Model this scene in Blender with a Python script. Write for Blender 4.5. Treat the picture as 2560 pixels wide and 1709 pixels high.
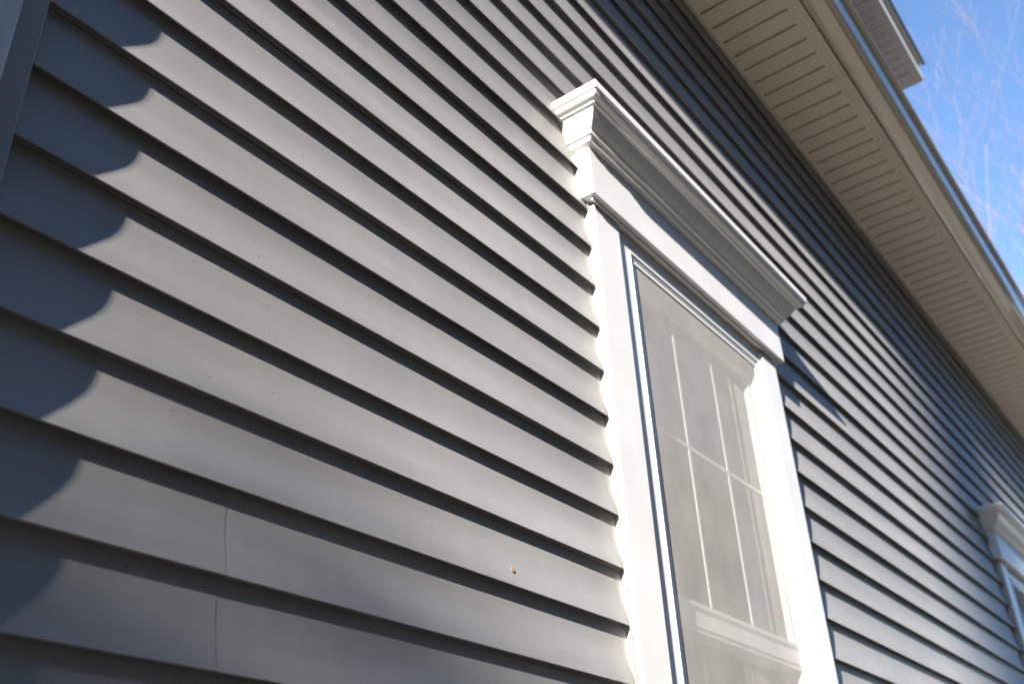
import bpy, bmesh, math, random
from mathutils import Vector, Matrix
random.seed(7)
scene = bpy.context.scene
for o in list(bpy.data.objects): bpy.data.objects.remove(o)

# ------------------------------------------------------------------ units
U = 0.1143                     # one siding course (4.5 in) is the measuring unit
CZ, CAMH = -11.372, 1.5        # course level of the camera, its height in metres
def W(x, y, z): return Vector((x*U, y*U, (z-CZ)*U + CAMH))
GROUND = CZ - CAMH/U           # course level of the ground

# ------------------------------------------------------------------ camera
cam_d = bpy.data.cameras.new('camera'); cam = bpy.data.objects.new('camera', cam_d)
scene.collection.objects.link(cam); scene.camera = cam
yaw, pitch, roll = math.radians(54.433), math.radians(30.164), math.radians(-2.837)
fwd = Vector((math.sin(yaw)*math.cos(pitch), math.cos(yaw)*math.cos(pitch), math.sin(pitch)))
rgt = Vector((math.cos(yaw), -math.sin(yaw), 0)); up = rgt.cross(fwd)
r2 = math.cos(roll)*rgt + math.sin(roll)*up; u2 = -math.sin(roll)*rgt + math.cos(roll)*up
m = Matrix((r2, u2, -fwd)).transposed().to_4x4(); m.translation = W(0, -8.682, CZ)
cam.matrix_world = m
cam_d.sensor_width = 36; cam_d.lens = 35.218
cam_d.clip_start = 0.02; cam_d.clip_end = 2000
cam_d.dof.use_dof = True; cam_d.dof.focus_distance = 1.75; cam_d.dof.aperture_fstop = 4.0
cam_d.dof.aperture_blades = 9

# ------------------------------------------------------------------ light
sun_dir = Vector((4.46, 1.0, -1.64)).normalized()          # travel direction of the light
elev = math.asin(-sun_dir.z)
az = math.atan2(-sun_dir.x, -sun_dir.y)
world = bpy.data.worlds.new('World'); scene.world = world; world.use_nodes = True
nt = world.node_tree
sky = nt.nodes.new('ShaderNodeTexSky'); sky.sky_type = 'NISHITA'; sky.sun_disc = False
sky.sun_elevation = elev; sky.sun_rotation = az
sky.altitude = 1500; sky.air_density = 1.0; sky.dust_density = 0.15; sky.ozone_density = 3.2
bg = nt.nodes['Background']; bg.inputs[1].default_value = 0.080
nt.links.new(sky.outputs[0], bg.inputs[0])
sl = bpy.data.lights.new('sun', 'SUN'); sl.energy = 5.0; sl.angle = math.radians(0.53); sl.color = (1.0, 0.92, 0.83)
so = bpy.data.objects.new('sun', sl); scene.collection.objects.link(so)
so.rotation_euler = sun_dir.to_track_quat('-Z', 'Y').to_euler(); so.location = (-20, -6, 12)
vs = scene.view_settings
vs.view_transform = 'Standard'; vs.look = 'None'; vs.gamma = 1; vs.use_curve_mapping = False
vs.exposure = 2.22
scene.render.engine = 'CYCLES'

# ------------------------------------------------------------------ materials
def principled(name, col, rough=0.5, spec=0.5, coat=0.0):
    mt = bpy.data.materials.new(name); mt.use_nodes = True
    b = mt.node_tree.nodes['Principled BSDF']
    b.inputs['Base Color'].default_value = (*col, 1); b.inputs['Roughness'].default_value = rough
    b.inputs['Specular IOR Level'].default_value = spec; b.inputs['Coat Weight'].default_value = coat
    return mt
def noise_col(mt, c1, c2, scale=(1, 1, 1), nscale=5.0, detail=4, lo=0.35, hi=0.65, bump=0.0, bscale=None, bdist=0.001, rvar=None):
    """mottled base colour and fine relief from object-space noise"""
    nt = mt.node_tree; n = nt.nodes; l = nt.links; b = n['Principled BSDF']
    tc = n.new('ShaderNodeTexCoord'); mp = n.new('ShaderNodeMapping'); mp.inputs['Scale'].default_value = scale
    l.new(tc.outputs['Object'], mp.inputs[0])
    ns = n.new('ShaderNodeTexNoise'); ns.inputs['Scale'].default_value = nscale; ns.inputs['Detail'].default_value = detail
    l.new(mp.outputs[0], ns.inputs['Vector'])
    cr = n.new('ShaderNodeValToRGB'); cr.color_ramp.elements[0].position = lo; cr.color_ramp.elements[1].position = hi
    cr.color_ramp.elements[0].color = (*c1, 1); cr.color_ramp.elements[1].color = (*c2, 1)
    l.new(ns.outputs[0], cr.inputs[0]); l.new(cr.outputs[0], b.inputs['Base Color'])
    if rvar:
        mr = n.new('ShaderNodeMapRange'); mr.inputs['To Min'].default_value = rvar[0]; mr.inputs['To Max'].default_value = rvar[1]
        l.new(ns.outputs[0], mr.inputs[0]); l.new(mr.outputs[0], b.inputs['Roughness'])
    if bump:
        mp2 = n.new('ShaderNodeMapping'); mp2.inputs['Scale'].default_value = bscale or scale
        l.new(tc.outputs['Object'], mp2.inputs[0])
        n2 = n.new('ShaderNodeTexNoise'); n2.inputs['Scale'].default_value = 1.0; n2.inputs['Detail'].default_value = 6
        l.new(mp2.outputs[0], n2.inputs['Vector'])
        bp = n.new('ShaderNodeBump'); bp.inputs['Strength'].default_value = bump; bp.inputs['Distance'].default_value = bdist
        l.new(n2.outputs[0], bp.inputs['Height']); l.new(bp.outputs[0], b.inputs['Normal'])
    return mt
M = {}
M['siding'] = noise_col(principled('vinyl_siding', (.2, .2, .21), .5, .35), (.252, .249, .247), (.302, .298, .294),
                        scale=(.6, 1, 4), nscale=3, bump=.6, bscale=(16, 320, 450), bdist=.0006, rvar=(.42, .56))
_n = M['siding'].node_tree; _b = _n.nodes['Principled BSDF']; _src = _b.inputs['Base Color'].links[0].from_socket
_tc = _n.nodes.new('ShaderNodeTexCoord'); _vo = _n.nodes.new('ShaderNodeTexVoronoi'); _vo.inputs['Scale'].default_value = 26; _vo.inputs['Randomness'].default_value = 1
_n.links.new(_tc.outputs['Object'], _vo.inputs['Vector'])
_cr = _n.nodes.new('ShaderNodeValToRGB'); _cr.color_ramp.elements[0].position = .035; _cr.color_ramp.elements[1].position = .06
_cr.color_ramp.elements[0].color = (.62, .58, .52, 1); _cr.color_ramp.elements[1].color = (1, 1, 1, 1)
_mp = _n.nodes.new('ShaderNodeMapping'); _mp.inputs['Scale'].default_value = (22, 1, 1.2); _n.links.new(_tc.outputs['Object'], _mp.inputs[0])
_st = _n.nodes.new('ShaderNodeTexNoise'); _st.inputs['Scale'].default_value = 1; _st.inputs['Detail'].default_value = 5; _n.links.new(_mp.outputs[0], _st.inputs['Vector'])
_sr = _n.nodes.new('ShaderNodeMapRange'); _sr.inputs['From Min'].default_value = .3; _sr.inputs['From Max'].default_value = .7; _sr.inputs['To Min'].default_value = .965; _sr.inputs['To Max'].default_value = 1.03
_n.links.new(_st.outputs[0], _sr.inputs[0])
_mx = _n.nodes.new('ShaderNodeMix'); _mx.data_type = 'RGBA'; _mx.blend_type = 'MULTIPLY'; _mx.inputs[0].default_value = 1
_n.links.new(_vo.outputs['Distance'], _cr.inputs[0]); _n.links.new(_src, _mx.inputs[6]); _n.links.new(_cr.outputs[0], _mx.inputs[7])
_v2 = _n.nodes.new('ShaderNodeVectorMath'); _v2.operation = 'SCALE'; _n.links.new(_mx.outputs[2], _v2.inputs[0]); _n.links.new(_sr.outputs[0], _v2.inputs['Scale'])
_src = _v2.outputs[0]
_oi = _n.nodes.new('ShaderNodeObjectInfo'); _mr = _n.nodes.new('ShaderNodeMapRange'); _mr.inputs['To Min'].default_value = .94; _mr.inputs['To Max'].default_value = 1.05
_vm = _n.nodes.new('ShaderNodeVectorMath'); _vm.operation = 'SCALE'
_n.links.new(_oi.outputs['Random'], _mr.inputs[0]); _n.links.new(_src, _vm.inputs[0]); _n.links.new(_mr.outputs[0], _vm.inputs['Scale']); _n.links.new(_vm.outputs[0], _b.inputs['Base Color'])
M['post'] = principled('vinyl_post', (.28, .28, .285), .5, .35)
M['white'] = noise_col(principled('white_trim', (.8, .8, .79), .35, .45), (.62, .622, .615), (.67, .672, .665),
                       scale=(1, 1, 1), nscale=6, bump=.06, bscale=(40, 40, 40), bdist=.0008, rvar=(.3, .42))
M['vinyl'] = principled('white_vinyl', (.62, .625, .62), .25, .5)
M['soffit'] = noise_col(principled('tan_soffit', (.36, .32, .27), .5, .4), (.72, .62, .49), (.78, .675, .545), nscale=3, rvar=(.42, .55))
M['soffit2'] = principled('tan_upper_soffit', (.80, .70, .60), .5, .4)
M['gutter'] = noise_col(principled('tan_gutter', (.33, .30, .24), .16, .5, .3), (.56, .49, .37), (.56, .50, .39), nscale=2,
                        bump=.08, bscale=(4, 10, 10), bdist=.002, rvar=(.05, .10))
M['dark'] = principled('dark_gap', (.02, .02, .02), .9, .1)
M['sheath'] = principled('sheathing', (.10, .10, .10), .9, .1)
M['shingle'] = noise_col(principled('asphalt_shingle', (.04, .04, .04), .95, .2), (.03, .03, .032), (.06, .056, .053), nscale=60, bump=.4, bscale=(200, 200, 200), bdist=.002)
M['shingle_grey'] = noise_col(principled('bounce_shingle', (.2, .19, .18), .95, .2), (.28, .26, .23), (.38, .355, .32), nscale=60, bump=.4, bscale=(200, 200, 200), bdist=.002)  # pale so the unseen lower roof bounces sun onto the upper soffit
M['curtain'] = noise_col(principled('curtain_cloth', (.55, .5, .43), .9, .1), (.20, .18, .155), (.30, .27, .235), nscale=3)
M['room'] = principled('room_paint', (.3, .28, .25), .9, .1)
M['concrete'] = noise_col(principled('concrete', (.35, .34, .32), .9, .2), (.34, .32, .28), (.44, .41, .36), nscale=8, bump=.3, bscale=(60, 60, 60), bdist=.003)
M['bark'] = noise_col(principled('bark', (.2, .16, .13), .9, .15), (.14, .11, .09), (.30, .25, .21), scale=(1, 1, .3), nscale=14, bump=.6, bscale=(40, 40, 10), bdist=.01)
M['twig'] = principled('twig_bark', (.22, .16, .135), .85, .2)
M['leaf'] = noise_col(principled('dry_leaf', (.28, .18, .10), .8, .2), (.22, .14, .08), (.34, .22, .12), nscale=30)
M['needles'] = noise_col(principled('evergreen_needles', (.05, .08, .04), .8, .2), (.03, .055, .025), (.07, .10, .05), nscale=4)
M['ground'] = noise_col(principled('lawn', (.2, .17, .1), .95, .1), (.09, .075, .045), (.19, .15, .095), nscale=.9, detail=8, bump=.6, bscale=(20, 20, 20), bdist=.03)
M['speck'] = principled('tan_speck', (.32, .16, .06), .8, .2)

def glass_mat():
    mt = bpy.data.materials.new('window_glass'); mt.use_nodes = True
    n = mt.node_tree.nodes; l = mt.node_tree.links; n.clear()
    out = n.new('ShaderNodeOutputMaterial'); tr = n.new('ShaderNodeBsdfTransparent'); gl = n.new('ShaderNodeBsdfGlossy')
    gl.inputs['Roughness'].default_value = .01; tr.inputs[0].default_value = (.86, .9, .88, 1)
    fr = n.new('ShaderNodeFresnel'); fr.inputs[0].default_value = 1.55; mx = n.new('ShaderNodeMixShader')
    l.new(fr.outputs[0], mx.inputs[0]); l.new(tr.outputs[0], mx.inputs[1]); l.new(gl.outputs[0], mx.inputs[2])
    l.new(mx.outputs[0], out.inputs[0]); return mt
M['glass'] = glass_mat()
def screen_mat():
    mt = bpy.data.materials.new('insect_screen'); mt.use_nodes = True
    n = mt.node_tree.nodes; l = mt.node_tree.links; n.clear()
    out = n.new('ShaderNodeOutputMaterial'); tr = n.new('ShaderNodeBsdfTransparent')
    df = n.new('ShaderNodeBsdfDiffuse'); df.inputs[0].default_value = (.60, .585, .575, 1)
    tl = n.new('ShaderNodeBsdfTranslucent'); tl.inputs[0].default_value = (.55, .54, .53, 1)
    m1 = n.new('ShaderNodeMixShader'); m1.inputs[0].default_value = .3
    l.new(df.outputs[0], m1.inputs[1]); l.new(tl.outputs[0], m1.inputs[2])
    tc = n.new('ShaderNodeTexCoord'); ns = n.new('ShaderNodeTexNoise'); ns.inputs['Scale'].default_value = 7; ns.inputs['Detail'].default_value = 5
    l.new(tc.outputs['Object'], ns.inputs['Vector'])
    mr = n.new('ShaderNodeMapRange'); mr.inputs['To Min'].default_value = .54; mr.inputs['To Max'].default_value = .68
    mr.inputs['From Min'].default_value = .3; mr.inputs['From Max'].default_value = .7
    l.new(ns.outputs[0], mr.inputs[0])
    mx = n.new('ShaderNodeMixShader'); l.new(mr.outputs[0], mx.inputs[0])
    l.new(tr.outputs[0], mx.inputs[1]); l.new(m1.outputs[0], mx.inputs[2]); l.new(mx.outputs[0], out.inputs[0]); return mt
M['screen'] = screen_mat()

# ------------------------------------------------------------------ mesh helpers
def link(name, bm, mat, parent=None, smooth=False, bevel=0.0):
    bmesh.ops.recalc_face_normals(bm, faces=bm.faces)
    me = bpy.data.meshes.new(name); bm.to_mesh(me); bm.free()
    me.materials.append(M[mat])
    if smooth:
        for f in me.polygons: f.use_smooth = True
    o = bpy.data.objects.new(name, me); scene.collection.objects.link(o)
    if parent: o.parent = parent
    if bevel:
        b = o.modifiers.new('bevel', 'BEVEL'); b.width = bevel; b.segments = 2; b.limit_method = 'ANGLE'
        if not smooth:
            for f in me.polygons: f.use_smooth = False
    return o
def box(bm, x0, x1, y0, y1, z0, z1):
    v = [bm.verts.new(W(x, y, z)) for x in (x0, x1) for y in (y0, y1) for z in (z0, z1)]
    for q in ((0, 1, 3, 2), (4, 6, 7, 5), (0, 4, 5, 1), (2, 3, 7, 6), (0, 2, 6, 4), (1, 5, 7, 3)): bm.faces.new([v[i] for i in q])
def boxo(name, mat, parent, b, bevel=0.0):
    bm = bmesh.new(); box(bm, *b); return link(name, bm, mat, parent, bevel=bevel)
def extrude(bm, prof, xs, dy=None, cap=True, closed=True):
    """prof: [(y, z)] in courses swept along x stations; dy(x, i) optional offset"""
    rows = []
    for x in xs:
        rows.append([bm.verts.new(W(x, y + (dy(x, i) if dy else 0), z)) for i, (y, z) in enumerate(prof)])
    n = len(prof)
    for a, b in zip(rows, rows[1:]):
        for i in range(n if closed else n-1):
            j = (i+1) % n; bm.faces.new((a[i], a[j], b[j], b[i]))
    if cap and closed:
        bm.faces.new(rows[0]); bm.faces.new(rows[-1][::-1])
    return rows
def autosmooth(o, ang=35):
    me = o.data
    for f in me.polygons: f.use_smooth = True
    me.update()
    bm = bmesh.new(); bm.from_mesh(me)
    for e in bm.edges:
        if len(e.link_faces) == 2 and e.calc_face_angle(0) > math.radians(ang): e.smooth = False
    bm.to_mesh(me); bm.free()
def empty(name, loc):
    e = bpy.data.objects.new(name, None); scene.collection.objects.link(e); e.location = loc; return e
def tag(o, label, cat, group=None):
    o['label'] = label; o['category'] = cat
    if group: o['group'] = group
    return o

# ------------------------------------------------------------------ ground
bm = bmesh.new()
N = 40; S = 400
gv = {}
for i in range(N+1):
    for j in range(N+1):
        fx = (i/N*2-1); fy = (j/N*2-1)
        x = math.copysign(abs(fx)**2.2, fx)*S; y = math.copysign(abs(fy)**2.2, fy)*S
        gv[i, j] = bm.verts.new((x, y, -.02 + (0.25*math.sin(x*.05)*math.cos(y*.07) if abs(x)+abs(y) > 25 else 0)))
for i in range(N):
    for j in range(N): bm.faces.new((gv[i, j], gv[i+1, j], gv[i+1, j+1], gv[i, j+1]))
g = link('ground', bm, 'ground'); g['kind'] = 'structure'

bm = bmesh.new()               # added concrete slab, bounces sun up to soffit and gutter
vs_ = [bm.verts.new((x, y, z)) for x in (5.5, 26) for y in (-4.6, -1.3) for z in (-.08, .03)]
for q in ((0, 1, 3, 2), (4, 6, 7, 5), (0, 4, 5, 1), (2, 3, 7, 6), (0, 2, 6, 4), (1, 5, 7, 3)): bm.faces.new([vs_[i] for i in q])
dr = link('bounce_slab', bm, 'concrete', bevel=.01); dr['kind'] = 'structure'

bm = bmesh.new()               # added pale strip by the wall, bounces light to soffit and crown
vs_ = [bm.verts.new((x, y, z)) for x in (.3, 15) for y in (-1.2, .04) for z in (-.08, .02)]
for q in ((0, 1, 3, 2), (4, 6, 7, 5), (0, 4, 5, 1), (2, 3, 7, 6), (0, 2, 6, 4), (1, 5, 7, 3)): bm.faces.new([vs_[i] for i in q])
pa = link('bounce_strip', bm, 'concrete'); pa['kind'] = 'structure'

# ------------------------------------------------------------------ house
house = tag(empty('house', (0, 0, 0)), 'dark grey clapboard-sided house with white window trim and tan eaves', 'house')
XL, XR = 3.40, 112.0           # left and right ends of the sided wall
SOF = 16.10                   # soffit level
ZB = GROUND + 2.4             # bottom of the siding
WIN = [0.0, 34.2, 55.5]             # x offsets of the two windows
WZ0, WZ1 = -13.2, 2.2         # clear opening levels

# wall sheathing with two window openings (pieces behind the siding)
bm = bmesh.new()
cuts = [XL-.35] + sum([[16.05+d, 24.0+d] for d in WIN], []) + [XR]
for a, b in zip(cuts[::2], cuts[1::2]): box(bm, a, b, .16, .9, GROUND+.2, SOF+.4)
for d in WIN:
    box(bm, 16.05+d, 24.0+d, .16, .9, GROUND+.2, WZ0); box(bm, 16.05+d, 24.0+d, .16, .9, 2.12, SOF+.4)
wall = link('siding_wall', bm, 'sheath', house)
wall['label'] = 'long wall of dark grey horizontal clapboards'

# clapboards: the curved face measured from the shadow edge, one object per course and run
FACE = [(-.235, .1235), (.10, .1235), (.22, .1215), (.34, .116), (.45, .106), (.55, .092), (.65, .073), (.75, .0525), (.85, .031), (.94, .0115), (.985, .002)]
def clapboard(x0, x1, ztop, lock, seed, lap=0.0):
    rnd = random.Random(seed)
    prof = [(y, ztop - f) for f, y in FACE]
    zb = ztop - 1.0
    prof += [(-.001, zb+.004), (.004, zb-.006), (.014, zb-.008)]              # rounded lip
    if lock: prof += [(.022, zb-.006), (.040, zb+.09), (.066, zb+.10), (.072, zb-.004), (.084, zb-.004), (.090, zb+.12), (.1275, zb+.12)]
    else: prof += [(.020, zb-.006), (.034, zb+.08), (.064, zb+.20), (.1275, zb+.25)]  # hollow shaped into plain courses to darken the underside of the lip
    prof += [(.150, zb+.255), (.150, ztop+.235)]
    n = max(2, int((x1-x0)/2.6))
    xs = [x0 + (x1-x0)*i/n for i in range(n+1)]
    ph = rnd.uniform(0, 9); am = rnd.uniform(.0015, .0045); sh = rnd.uniform(-.0025, .0025)
    def dy(x, i): return lap + sh + am*math.sin(x*.55+ph) + .0014*math.sin(x*1.35+ph*2.1) if i < len(prof)-2 else 0
    bm = bmesh.new(); extrude(bm, prof, xs, dy)
    o = link('clapboard', bm, 'siding', wall); autosmooth(o, 32); return o
k = 0
z = 16.0
while z > ZB:
    runs = []
    lo = z - 1.0
    segs = [(XL, XR)]
    for d in WIN:
        a, b = 15.275+d, 24.745+d
        if lo < 2.05 and z > WZ0 - .3:
            ns = []
            for s in segs:
                if s[0] < a and s[1] > b: ns += [(s[0], a), (b, s[1])]
                else: ns.append(s)
            segs = ns
    for s0, s1 in segs:
        lvl = round(lo)
        if s0 == XL and lvl in (-8, -9): runs += [(s0, 6.66), (6.5, s1)]
        elif s1-s0 > 40:
            c = s0 + 30 + (7.3*(k//2)) % 11
            runs += [(s0, c), (c-.15, s1)]
        else: runs.append((s0, s1))
    for i, (a, b) in enumerate(runs):
        over = any(abs(b-q[0]-.155) < .02 for q in runs)      # laps over the next run
        clapboard(a, b, z, lvl % 2 == 0, 1000+k*7, -.0032 if over else 0.0)
    z -= 1.0; k += 1

# concrete foundation strip
boxo('foundation', 'concrete', house, (XL-.3, XR, .25, .9, GROUND-2, ZB+.5), .01)

# corner post next to the white pilaster
bm = bmesh.new()
prof = [(3.12, .15), (3.12, -.005), (3.135, -.02), (3.385, -.02), (3.40, -.005), (3.40, .15)]
rows = [[bm.verts.new(W(x, y, zz)) for x, y in prof] for zz in (ZB, SOF)]
for i in range(6): bm.faces.new((rows[0][i], rows[0][(i+1) % 6], rows[1][(i+1) % 6], rows[1][i]))
bm.faces.new(rows[0]); bm.faces.new(rows[1])
link('corner_post', bm, 'post', house)
pil = boxo('pilaster', 'white', house, (-.9, 2.45, -.432, .9, GROUND+.4, SOF), .003)
pil['label'] = 'white trim pilaster at the left end of the siding'
boxo('back_board', 'white', pil, (2.45, 3.12, -.05, .9, GROUND+.4, SOF), .002)

# ------------------------------------------------------------------ windows
def sweep_return(bm, prof, xl, xr, yf, yw):
    """moulding with mitred returns: prof [(a, z)], a = projection from the board face"""
    rows = []
    for kx in range(4):
        row = []
        for a, zz in prof:
            x = xl - a if kx < 2 else xr + a
            y = yw if kx in (0, 3) else yf - a
            row.append(bm.verts.new(W(x, y, zz)))
        rows.append(row)
    n = len(prof)
    for a, b in zip(rows, rows[1:]):
        for i in range(n-1): bm.faces.new((a[i], a[i+1], b[i+1], b[i]))
    # flat top and bottom
    bm.faces.new([rows[q][0] for q in range(4)]); bm.faces.new([rows[q][-1] for q in range(4)][::-1])
    bm.faces.new(rows[0]); bm.faces.new(rows[3][::-1])
CROWN = [(.77, 4.43), (.77, 4.235), (.715, 4.23), (.71, 4.175), (.695, 4.135), (.655, 4.105), (.60, 4.09), (.565, 4.085), (.565, 4.045), (.495, 4.04),
         (.465, 3.985), (.425, 3.91), (.38, 3.835), (.325, 3.765), (.27, 3.71), (.23, 3.67), (.23, 3.60), (.165, 3.59), (.155, 3.545), (.13, 3.505), (.095, 3.48), (.03, 3.465), (.0, 3.46)]
def make_window(d, label):
    # frame: the part; everything else hangs from it
    fo0, fo1 = 16.30+d, 23.84+d
    yi = -.05
    bm = bmesh.new()
    FZ1, FZ0 = 2.12, WZ0
    ix0, ix1, iz1, iz0 = 16.90+d, 23.54+d, 1.60, WZ0+.5
    for b in ((fo0, ix0, yi, .55, FZ0, FZ1), (ix1, fo1, yi, .55, FZ0, FZ1), (ix0, ix1, yi, .55, iz1, FZ1), (ix0, ix1, yi, .55, FZ0, iz0)):
        box(bm, *b)
    # ridge bead round the frame
    rb = .03
    for b in ((ix0-.12, ix0-.06, yi-rb, yi+.01, iz0, iz1+.12), (ix1+.06, ix1+.12, yi-rb, yi+.01, iz0, iz1+.12), (ix0-.06, ix1+.06, yi-rb, yi+.01, iz1+.06, iz1+.12)):
        box(bm, *b)
    f = link('window', bm, 'vinyl', house, bevel=.0012)
    f['label'] = label
    c1 = boxo('casing', 'white', f, (15.27+d, 16.30+d, -.125, .15, WZ0-.2, 2.10), .0025)
    boxo('casing', 'white', f, (23.84+d, 24.74+d, -.125, .15, WZ0-.2, 2.10), .0025)
    boxo('trim_channel', 'siding', f, (15.185+d, 15.268+d, -.022, -.013, WZ0-.2, 2.17))
    hb = boxo('head_board', 'white', f, (15.0+d, 25.06+d, -.307, .13, 2.18, 3.459), .003)
    boxo('head_channel', 'vinyl', f, (15.12+d, 24.9+d, -.20, -.17, 2.10, 2.18))
    bm = bmesh.new(); sweep_return(bm, CROWN, 15.0+d, 25.06+d, -.307, .13)
    cr = link('crown_moulding', bm, 'white', f); autosmooth(cr, 24)
    bv = cr.modifiers.new('bevel', 'BEVEL'); bv.width = .0015; bv.segments = 2; bv.limit_method = 'ANGLE'; bv.angle_limit = math.radians(50)
    boxo('sill', 'white', f, (15.0+d, 25.06+d, -.5, .15, WZ0-.75, WZ0-.2), .004)
    # insect screen in a thin frame
    sx0, sx1, sz1, sz0 = 16.93+d, 23.52+d, 1.56, WZ0+.55
    bm = bmesh.new(); t = .09
    for b in ((sx0, sx0+t, -.04, .03, sz0, sz1), (sx1-t, sx1, -.04, .03, sz0, sz1), (sx0+t, sx1-t, -.04, .03, sz1-t, sz1), (sx0+t, sx1-t, -.04, .03, sz0, sz0+t)): box(bm, *b)
    link('screen_frame', bm, 'vinyl', f, bevel=.001)
    bm = bmesh.new(); vv = [bm.verts.new(W(x, -.012, zz)) for x, zz in ((sx0+t, sz0+t), (sx1-t, sz0+t), (sx1-t, sz1-t), (sx0+t, sz1-t))]; bm.faces.new(vv)
    link('insect_screen', bm, 'screen', f)
    # upper sash, outer track
    def sash(z0, z1, y0, y1, mid, top_rail, bot_rail, st=.42):
        a, b = 16.96+d, 23.80+d
        bm = bmesh.new()
        for q in ((a, a+st, y0, y1, z0, z1), (b-st, b, y0, y1, z0, z1), (a+st, b-st, y0, y1, z1-top_rail, z1), (a+st, b-st, y0, y1, z0, z0+bot_rail)): box(bm, *q)
        # glazing bead steps
        for q in ((a+st, b-st, y0-.05, y0+.01, z0+bot_rail-.12, z0+bot_rail-.02), (a+st, b-st, y0-.03, y0+.01, z0+.10, z0+.16), (a+st, a+st+.05, y0+.06, y1, z0+bot_rail, z1-top_rail), (b-st-.05, b-st, y0+.06, y1, z0+bot_rail, z1-top_rail)): box(bm, *q)
        link('sash', bm, 'vinyl', f, bevel=.0015)
        yg = (y0+y1)/2
        bm = bmesh.new(); box(bm, a+st, b-st, yg-.02, yg-.012, z0+bot_rail, z1-top_rail); link('pane', bm, 'glass', f)
        bm = bmesh.new(); box(bm, a+st, b-st, yg+.09, yg+.098, z0+bot_rail, z1-top_rail); link('pane', bm, 'glass', f)
        for i in (1, 2):
            x = a+st + (b-a-2*st)*i/3
            boxo('muntin', 'vinyl', f, (x-.045, x+.045, yg-.045, yg-.022, z0+bot_rail+.005, z1-top_rail-.005), .001)
        boxo('muntin', 'vinyl', f, (a+st+.01, b-st-.01, yg-.046, yg-.024, mid-.05, mid+.05), .001)
    sash(-6.52, 1.58, .26, .56, -2.15, .30, .62)
    sash(WZ0+.5, -5.95, .60, .90, -9.6, .55, .75)
    # drawn curtain and dark room behind
    bm = bmesh.new()
    xs = [16.2+d + i*.08 for i in range(98)]
    rows = [[bm.verts.new(W(x, 1.75+.14*math.sin(i*.9)+.05*math.sin(i*2.3), zz)) for i, x in enumerate(xs)] for zz in (WZ0, 2.1)]
    for i in range(len(xs)-1): bm.faces.new((rows[0][i], rows[0][i+1], rows[1][i+1], rows[1][i]))
    cu = link('curtain', bm, 'curtain', f, smooth=True)
    bm = bmesh.new(); x0, x1, y0, y1, z0, z1 = 15.9+d, 24.1+d, .905, 6, WZ0-.6, 3.0
    v = {q: bm.verts.new(W(q[0], q[1], q[2])) for q in [(x, y, zz) for x in (x0, x1) for y in (y0, y1) for zz in (z0, z1)]}
    P = lambda *a: bm.faces.new([v[q] for q in a])
    P((x0, y1, z0), (x1, y1, z0), (x1, y1, z1), (x0, y1, z1)); P((x0, y0, z0), (x0, y1, z0), (x0, y1, z1), (x0, y0, z1)); P((x1, y0, z0), (x1, y1, z0), (x1, y1, z1), (x1, y0, z1))
    P((x0, y0, z0), (x1, y0, z0), (x1, y1, z0), (x0, y1, z0)); P((x0, y0, z1), (x1, y0, z1), (x1, y1, z1), (x0, y1, z1))
    link('room_recess', bm, 'room', f)
    return f
make_window(WIN[0], 'near double-hung window with white crown head and insect screen')
make_window(WIN[1], 'far window with white crown head, mostly cut by the frame edge')
make_window(WIN[2], 'third window farther along the wall, mirrored in the gutter')

# ------------------------------------------------------------------ eave: soffit, channel, gutter, fascia
EX0, EX1 = -6.0, 114.0
sof = boxo('soffit', 'dark', house, (EX0, EX1, -3.0, .3, SOF+.165, SOF+.26))
sof['label'] = 'tan ribbed eave soffit'
PITCH = .8727
bm = bmesh.new()
hw = PITCH/2
prof = [(-hw+.046, .16), (-hw+.050, .012), (-hw+.066, .0), (hw-.066, .0), (hw-.050, .012), (hw-.046, .16)]
rows = [[bm.verts.new(Vector((x*U, y*U, zz*U))) for x, zz in prof] for y in (-2.62, .10)]
for i in range(5): bm.faces.new((rows[0][i], rows[0][i+1], rows[1][i+1], rows[1][i]))
bm.faces.new(rows[0]); bm.faces.new(rows[1][::-1]); bm.faces.new([rows[0][0], rows[0][5], rows[1][5], rows[1][0]])
first = link('soffit_panel', bm, 'soffit', sof)
nP = int((EX1-EX0)/PITCH)
base = 29.74 - hw - PITCH*math.ceil((29.74-EX0)/PITCH)
for i in range(nP):
    o = first if i == 0 else first.copy()
    if i: scene.collection.objects.link(o); o.parent = sof
    o.location = W(base + PITCH*(i+1), 0, SOF)
    o.rotation_euler.x = random.uniform(-.0015, .0015)
bm = bmesh.new()   # receiving channel along the outer edge, two shallow ribs
extrude(bm, [(-2.55, SOF+.05), (-2.55, SOF-.03), (-2.60, SOF-.045), (-2.72, SOF-.045), (-2.735, SOF-.02), (-2.76, SOF-.02), (-2.775, SOF-.05), (-2.90, SOF-.05), (-2.915, SOF-.03), (-2.94, SOF-.03), (-2.955, SOF-.06), (-3.05, SOF-.06), (-3.05, SOF+.05)], [EX0, EX1])
link('fascia_channel', bm, 'soffit', house)
bm = bmesh.new()   # channel where the soffit meets the wall
extrude(bm, [(.10, SOF+.02), (-.06, SOF+.01), (-.06, SOF-.02), (.02, SOF-.03), (.02, SOF-.16), (.10, SOF-.16)], [XL, EX1])
link('wall_channel', bm, 'soffit', house)
boxo('fascia', 'soffit', house, (EX0, EX1, -3.045, -2.96, SOF+.06, SOF+1.6))
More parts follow.
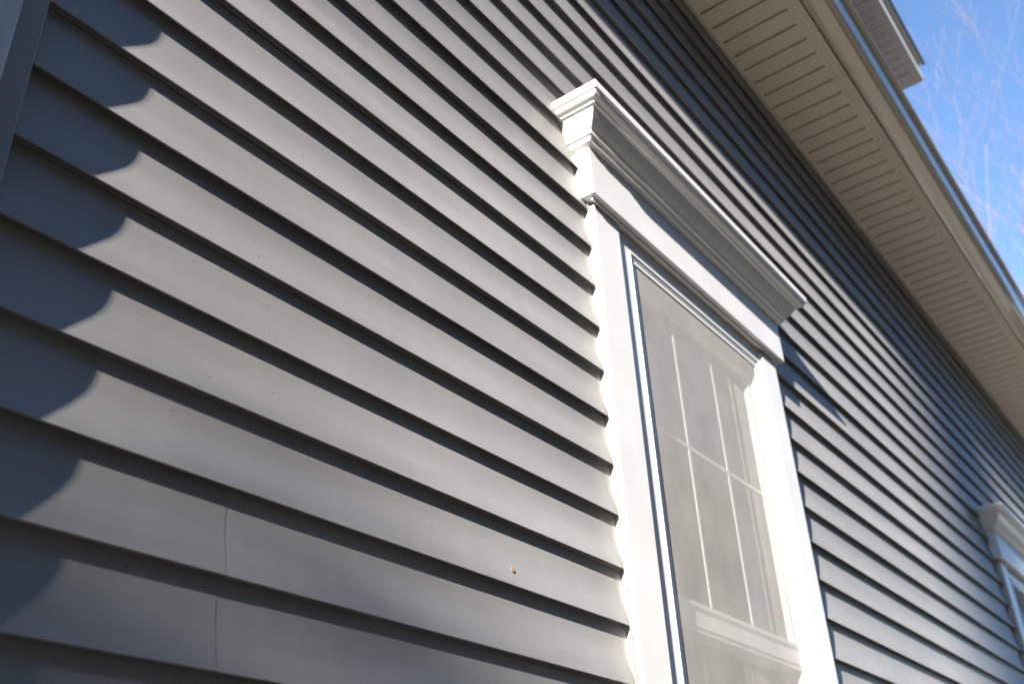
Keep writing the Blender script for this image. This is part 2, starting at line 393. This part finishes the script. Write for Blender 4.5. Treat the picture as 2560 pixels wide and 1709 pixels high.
# K-style gutter: flat bottom, ogee front, rolled lip
G0 = SOF - .02
gp = [(-3.10, G0+1.0), (-3.10, G0+.03), (-3.115, G0), (-3.70, G0), (-3.755, G0+.015), (-3.785, G0+.055), (-3.79, G0+.085), (-3.84, G0+.095), (-3.90, G0+.115), (-3.94, G0+.155), (-3.965, G0+.22),
      (-4.00, G0+.36), (-4.045, G0+.54), (-4.085, G0+.68), (-4.12, G0+.79), (-4.15, G0+.83), (-4.20, G0+.85), (-4.29, G0+.86), (-4.30, G0+.88), (-4.30, G0+.94), (-4.28, G0+.955), (-4.18, G0+.95),
      (-4.15, G0+.90), (-4.10, G0+.84), (-4.02, G0+.56), (-3.93, G0+.22), (-3.84, G0+.14), (-3.72, G0+.03), (-3.13, G0+.03), (-3.13, G0+1.0)]
bm = bmesh.new()
def gdy(x, i): return .006*math.sin(x*.31+1)+.004*math.sin(x*.83)
extrude(bm, gp, [EX0 + (EX1-EX0)*i/60 for i in range(61)], gdy)
gut = link('gutter', bm, 'gutter', house); autosmooth(gut, 26)
gut['label'] = 'glossy tan gutter along the eave'

# lower roof, upper storey and its eave
UX = 54.6                      # right end of the upper storey
USOF = 36.8
bm = bmesh.new(); extrude(bm, [(-4.05, SOF+.95), (-4.05, SOF+1.03), (14, SOF+8.3), (14, SOF+8.0)], [EX0, EX1])
link('lower_roof', bm, 'shingle_grey', house)
uw = boxo('upper_wall', 'sheath', house, (EX0, UX, .35, 30, SOF+1.5, USOF+.3))
z = USOF
while z > SOF+2.4:
    n = 6; prof = [(y+.16, z - f) for f, y in FACE[::2]] + [(.16, z-1.0), (.31, z-1.0), (.31, z)]
    bm = bmesh.new(); extrude(bm, prof, [EX0, UX]); link('clapboard', bm, 'siding', uw); z -= 1.0
us = boxo('upper_soffit', 'dark', house, (EX0, 57.5, -2.60, .4, USOF+.06, USOF+.2))
bm = bmesh.new()
rows = [[bm.verts.new(Vector((x*U, y*U, zz*U))) for x, zz in prof2] for prof2 in [[(-hw+.03, .05), (-hw+.05, 0), (hw-.05, 0), (hw-.03, .05)]] for y in (-2.16, .3)]
for i in range(3): bm.faces.new((rows[0][i], rows[0][i+1], rows[1][i+1], rows[1][i]))
bm.faces.new(rows[0]); bm.faces.new(rows[1][::-1]); bm.faces.new([rows[0][0], rows[0][3], rows[1][3], rows[1][0]])
first = link('soffit_panel', bm, 'soffit2', us)
for i in range(30):
    o = first if i == 0 else first.copy()
    if i: scene.collection.objects.link(o); o.parent = us
    o.location = W(56.35 - hw - i*PITCH, 0, USOF)
boxo('soffit_border', 'soffit2', us, (EX0, 57.62, -2.62, -2.15, USOF-.02, USOF+.08), .002)
boxo('soffit_border', 'soffit2', us, (56.40, 57.62, -2.145, .3, USOF-.02, USOF+.08), .002)
boxo('upper_fascia', 'white', us, (EX0, 57.72, -2.70, -2.625, USOF-.06, USOF+1.15), .003)
boxo('end_fascia', 'white', us, (57.63, 57.72, -2.62, 30, USOF-.06, USOF+1.15), .003)
bm = bmesh.new(); extrude(bm, [(-2.98, USOF+1.17), (-2.98, USOF+1.30), (-2.5, USOF+1.5), (-2.5, USOF+1.17)], [EX0, 57.5]); link('drip_board', bm, 'soffit2', us)
bm = bmesh.new(); extrude(bm, [(-3.10, USOF+1.31), (-3.10, USOF+1.45), (15, USOF+12.4), (15, USOF+12.2)], [EX0, 57.9]); link('upper_roof', bm, 'shingle', house)

# tiny tan speck stuck to the siding
bm = bmesh.new()
bmesh.ops.create_icosphere(bm, subdivisions=2, radius=.004)
for v in bm.verts:
    v.co.x *= .7; v.co.y *= .15; v.co.z *= 1.1 + .3*math.sin(v.co.x*900)
sp = link('leaf_fragment', bm, 'speck', None, smooth=True); sp.location = W(11.9, .028, -6.75)
tag(sp, 'tiny tan leaf fragment stuck to a lit clapboard left of the near window', 'leaf')

# ------------------------------------------------------------------ bare trees
def tube(bm, pts, radii, sides=6):
    rings = []
    for i, p in enumerate(pts):
        t = (pts[min(i+1, len(pts)-1)] - pts[max(i-1, 0)]).normalized()
        a = t.cross(Vector((.3, .9, .1))).normalized(); b = t.cross(a)
        rings.append([bm.verts.new(p + (a*math.cos(2*math.pi*s/sides) + b*math.sin(2*math.pi*s/sides))*radii[i]) for s in range(sides)])
    for r0, r1 in zip(rings, rings[1:]):
        for s in range(sides): bm.faces.new((r0[s], r0[(s+1) % sides], r1[(s+1) % sides], r1[s]))
    bm.faces.new(rings[0][::-1]); bm.faces.new(rings[-1])
def bare_tree(loc, height, rad, seed, label, depth=4, lean=(0, 0), spread=.55, first=.3, nb=(3, 5), wob=.10):
    rnd = random.Random(seed)
    root = tag(empty('bare_tree', loc), label, 'tree', 'bare winter trees')
    tb = bmesh.new(); cb = bmesh.new()
    def limb(p, d, L, r, lev):
        n = 5 if lev < 2 else 3
        pts = [p]; rr = [r]; dd = d.copy()
        for i in range(n):
            dd = (dd + Vector((rnd.gauss(0, wob if lev == 0 else .10), rnd.gauss(0, wob if lev == 0 else .10), rnd.gauss(0, .05)+.06))).normalized()
            pts.append(pts[-1] + dd*L/n); rr.append(max(.0025, r*(1-.62*(i+1)/n)))
        tube(tb if lev == 0 else cb, pts, rr, 8 if lev == 0 else (5 if lev < 3 else 3))
        if lev >= depth: return
        for q in range(rnd.randint(*nb) + (3 if lev == 0 else 0)):
            t = rnd.uniform(first if lev == 0 else .2, 1.0); idx = min(n-1, int(t*n)); fr = t*n-idx
            pp = pts[idx].lerp(pts[idx+1], fr); a = rnd.uniform(0, 2*math.pi)
            side = Vector((math.cos(a), math.sin(a), 0)); nd = (dd*(1-spread) + side*spread + Vector((0, 0, .22))).normalized()
            limb(pp, nd, L*rnd.uniform(.42, .66), rr[idx]*rnd.uniform(.45, .65), lev+1)
    limb(Vector((0, 0, -.2)), Vector((lean[0], lean[1], 1)).normalized(), height*.62, rad, 0)
    link('trunk', tb, 'bark', root, smooth=True); link('crown', cb, 'twig', root, smooth=True)
    return root
bare_tree((22.0, .75, 0), 16.8, .045, 11, 'slender bare tree in the sky just beyond the gutter', depth=4, spread=.34, first=.35)
bare_tree((30.0, -.3, 0), 21, .2, 5, 'dense bare tree at the right edge behind the house', depth=5, spread=.5, first=.3, nb=(4, 5))
bare_tree((34.0, .6, 0), 21, .14, 23, 'far bare tree low in the sky between the two others', depth=5, spread=.5, first=.3)

# trees behind the camera, towards the sun: they cast the broad soft shade on the wall
toward = -sun_dir
P0 = W(51.5, 0, 0); t1 = P0 + toward*30.0
bare_tree((t1.x, t1.y, 0), 26, .42, 31, 'tall tree behind the camera whose trunk shades the far window', depth=3, first=.86, wob=.006)

t2 = W(1.5, 0, -4) + toward*42.0  # unseen thin trunk, added for a soft left-to-right shade on the wall
slender = bare_tree((t2.x, t2.y, 0), 38, .085, 77, 'slender tall tree added far behind the camera to dim the left boards', depth=2, first=.93, wob=.002)

# long limb added to that tree, shaped to dim the upper boards
lb = bmesh.new(); Q = lambda x, z: W(x, 0, z) + toward*42.0 - Vector((t2.x, t2.y, 0))
tube(lb, [Q(1.5, 2.6), Q(5, 4.4), Q(10, 6.0), Q(15, 7.0), Q(20, 7.4), Q(24, 7.6)], [.04, .045, .045, .042, .035, .012], 6)
link('limb', lb, 'bark', slender, smooth=True)

def evergreen(loc, height, rad, seed, label):
    rnd = random.Random(seed)
    root = tag(empty('evergreen_tree', loc), label, 'tree', 'evergreens behind the camera')
    tb = bmesh.new(); tube(tb, [Vector((0, 0, -.2)), Vector((0, 0, height*.5)), Vector((0, 0, height*.97))], [.2, .12, .02], 8)
    link('trunk', tb, 'bark', root, smooth=True)
    cb = bmesh.new()
    for i in range(2600):
        h = rnd.random()**1.3; rr = rad*(1-h)**.5*(.75+.25*math.sin(h*40+seed)) * math.sqrt(rnd.random())
        a = rnd.uniform(0, 2*math.pi); c = Vector((rr*math.cos(a), rr*math.sin(a), height*(.06+.94*h) - rr*.25))
        d = Vector((math.cos(a), math.sin(a), rnd.uniform(-.5, .2))).normalized(); q = d.cross(Vector((0, 0, 1))).normalized()
        L = rnd.uniform(.25, .5); w_ = rnd.uniform(.05, .12); upv = Vector((rnd.gauss(0, .04), rnd.gauss(0, .04), rnd.gauss(0, .06)))
        cb.faces.new([cb.verts.new(v) for v in (c-d*L*.4, c+q*w_+upv, c+d*L*.6, c-q*w_-upv)])
    link('crown', cb, 'needles', root)
    return root
EVL = ['dark evergreen behind the camera, standing in line with the sun', 'dark evergreen added behind the camera, first to the right of the sun', 'dark evergreen added behind the camera, first to the left of the sun', 'dark evergreen added behind the camera, second to the left of the sun', 'dark evergreen added behind the camera, second to the right of the sun', 'dark evergreen added behind the camera, third to the left of the sun']
hx = Vector((toward.x, toward.y, 0)).normalized(); px = Vector((-hx.y, hx.x, 0)); tanE = math.tan(elev)
for i, (R, off, top) in enumerate([(30, .2, 2.22), (26, -2.9, 1.95), (29, 3.0, 2.4), (26, 6.2, 2.2), (31, -6.2, 2.9), (28, 9.6, 2.5)]):  # outer trees are added to shade the yard and cut ground bounce
    b = Vector((.4, 0, 0)) + hx*R + px*off
    evergreen((b.x, b.y, 0), top + R*tanE, 2.6, 50+i, EVL[i])

# added unseen house, tall and dark, blocking low sky light from the wall
nh = tag(empty('sky_blocker_house', (0, -6.2, 0)), 'unseen dark brown house added behind the camera to block sky light', 'house')
M['brown'] = noise_col(principled('brown_siding', (.09, .07, .055), .7, .3), (.05, .042, .036), (.07, .058, .05), nscale=2)
def mbox(name, mat, parent, x0, x1, y0, y1, z0, z1, bevel=0.0):
    bm = bmesh.new()
    v = [bm.verts.new((x, y, zz)) for x in (x0, x1) for y in (y0, y1) for zz in (z0, z1)]
    for q in ((0, 1, 3, 2), (4, 6, 7, 5), (0, 4, 5, 1), (2, 3, 7, 6), (0, 2, 6, 4), (1, 5, 7, 3)): bm.faces.new([v[i] for i in q])
    return link(name, bm, mat, parent, bevel=bevel)
nw = mbox('wall', 'brown', nh, -13, 17, -9, 0, -.1, 8.0)
for i in range(40): mbox('clapboard', 'brown', nw, -13, 17, 0, .02, i*.2, i*.2+.185)
bm = bmesh.new()
rv = [[bm.verts.new((x, y, zz)) for y, zz in ((.45, 7.9), (.45, 8.08), (-4.5, 11), (-9.45, 8.08), (-9.45, 7.9))] for x in (-13.4, 17.4)]
for i in range(5): bm.faces.new((rv[0][i], rv[0][(i+1) % 5], rv[1][(i+1) % 5], rv[1][i]))
bm.faces.new(rv[0]); bm.faces.new(rv[1][::-1]); link('roof', bm, 'shingle', nh)
for x in (-9, -4, 2, 8, 13):
    for zz in (1.0, 3.7):
        wn = mbox('window', 'white', nw, x-.55, x+.55, .01, .07, zz, zz+1.4, .005)
        mbox('pane', 'glass', wn, x-.45, x+.45, .06, .075, zz+.1, zz+1.3)
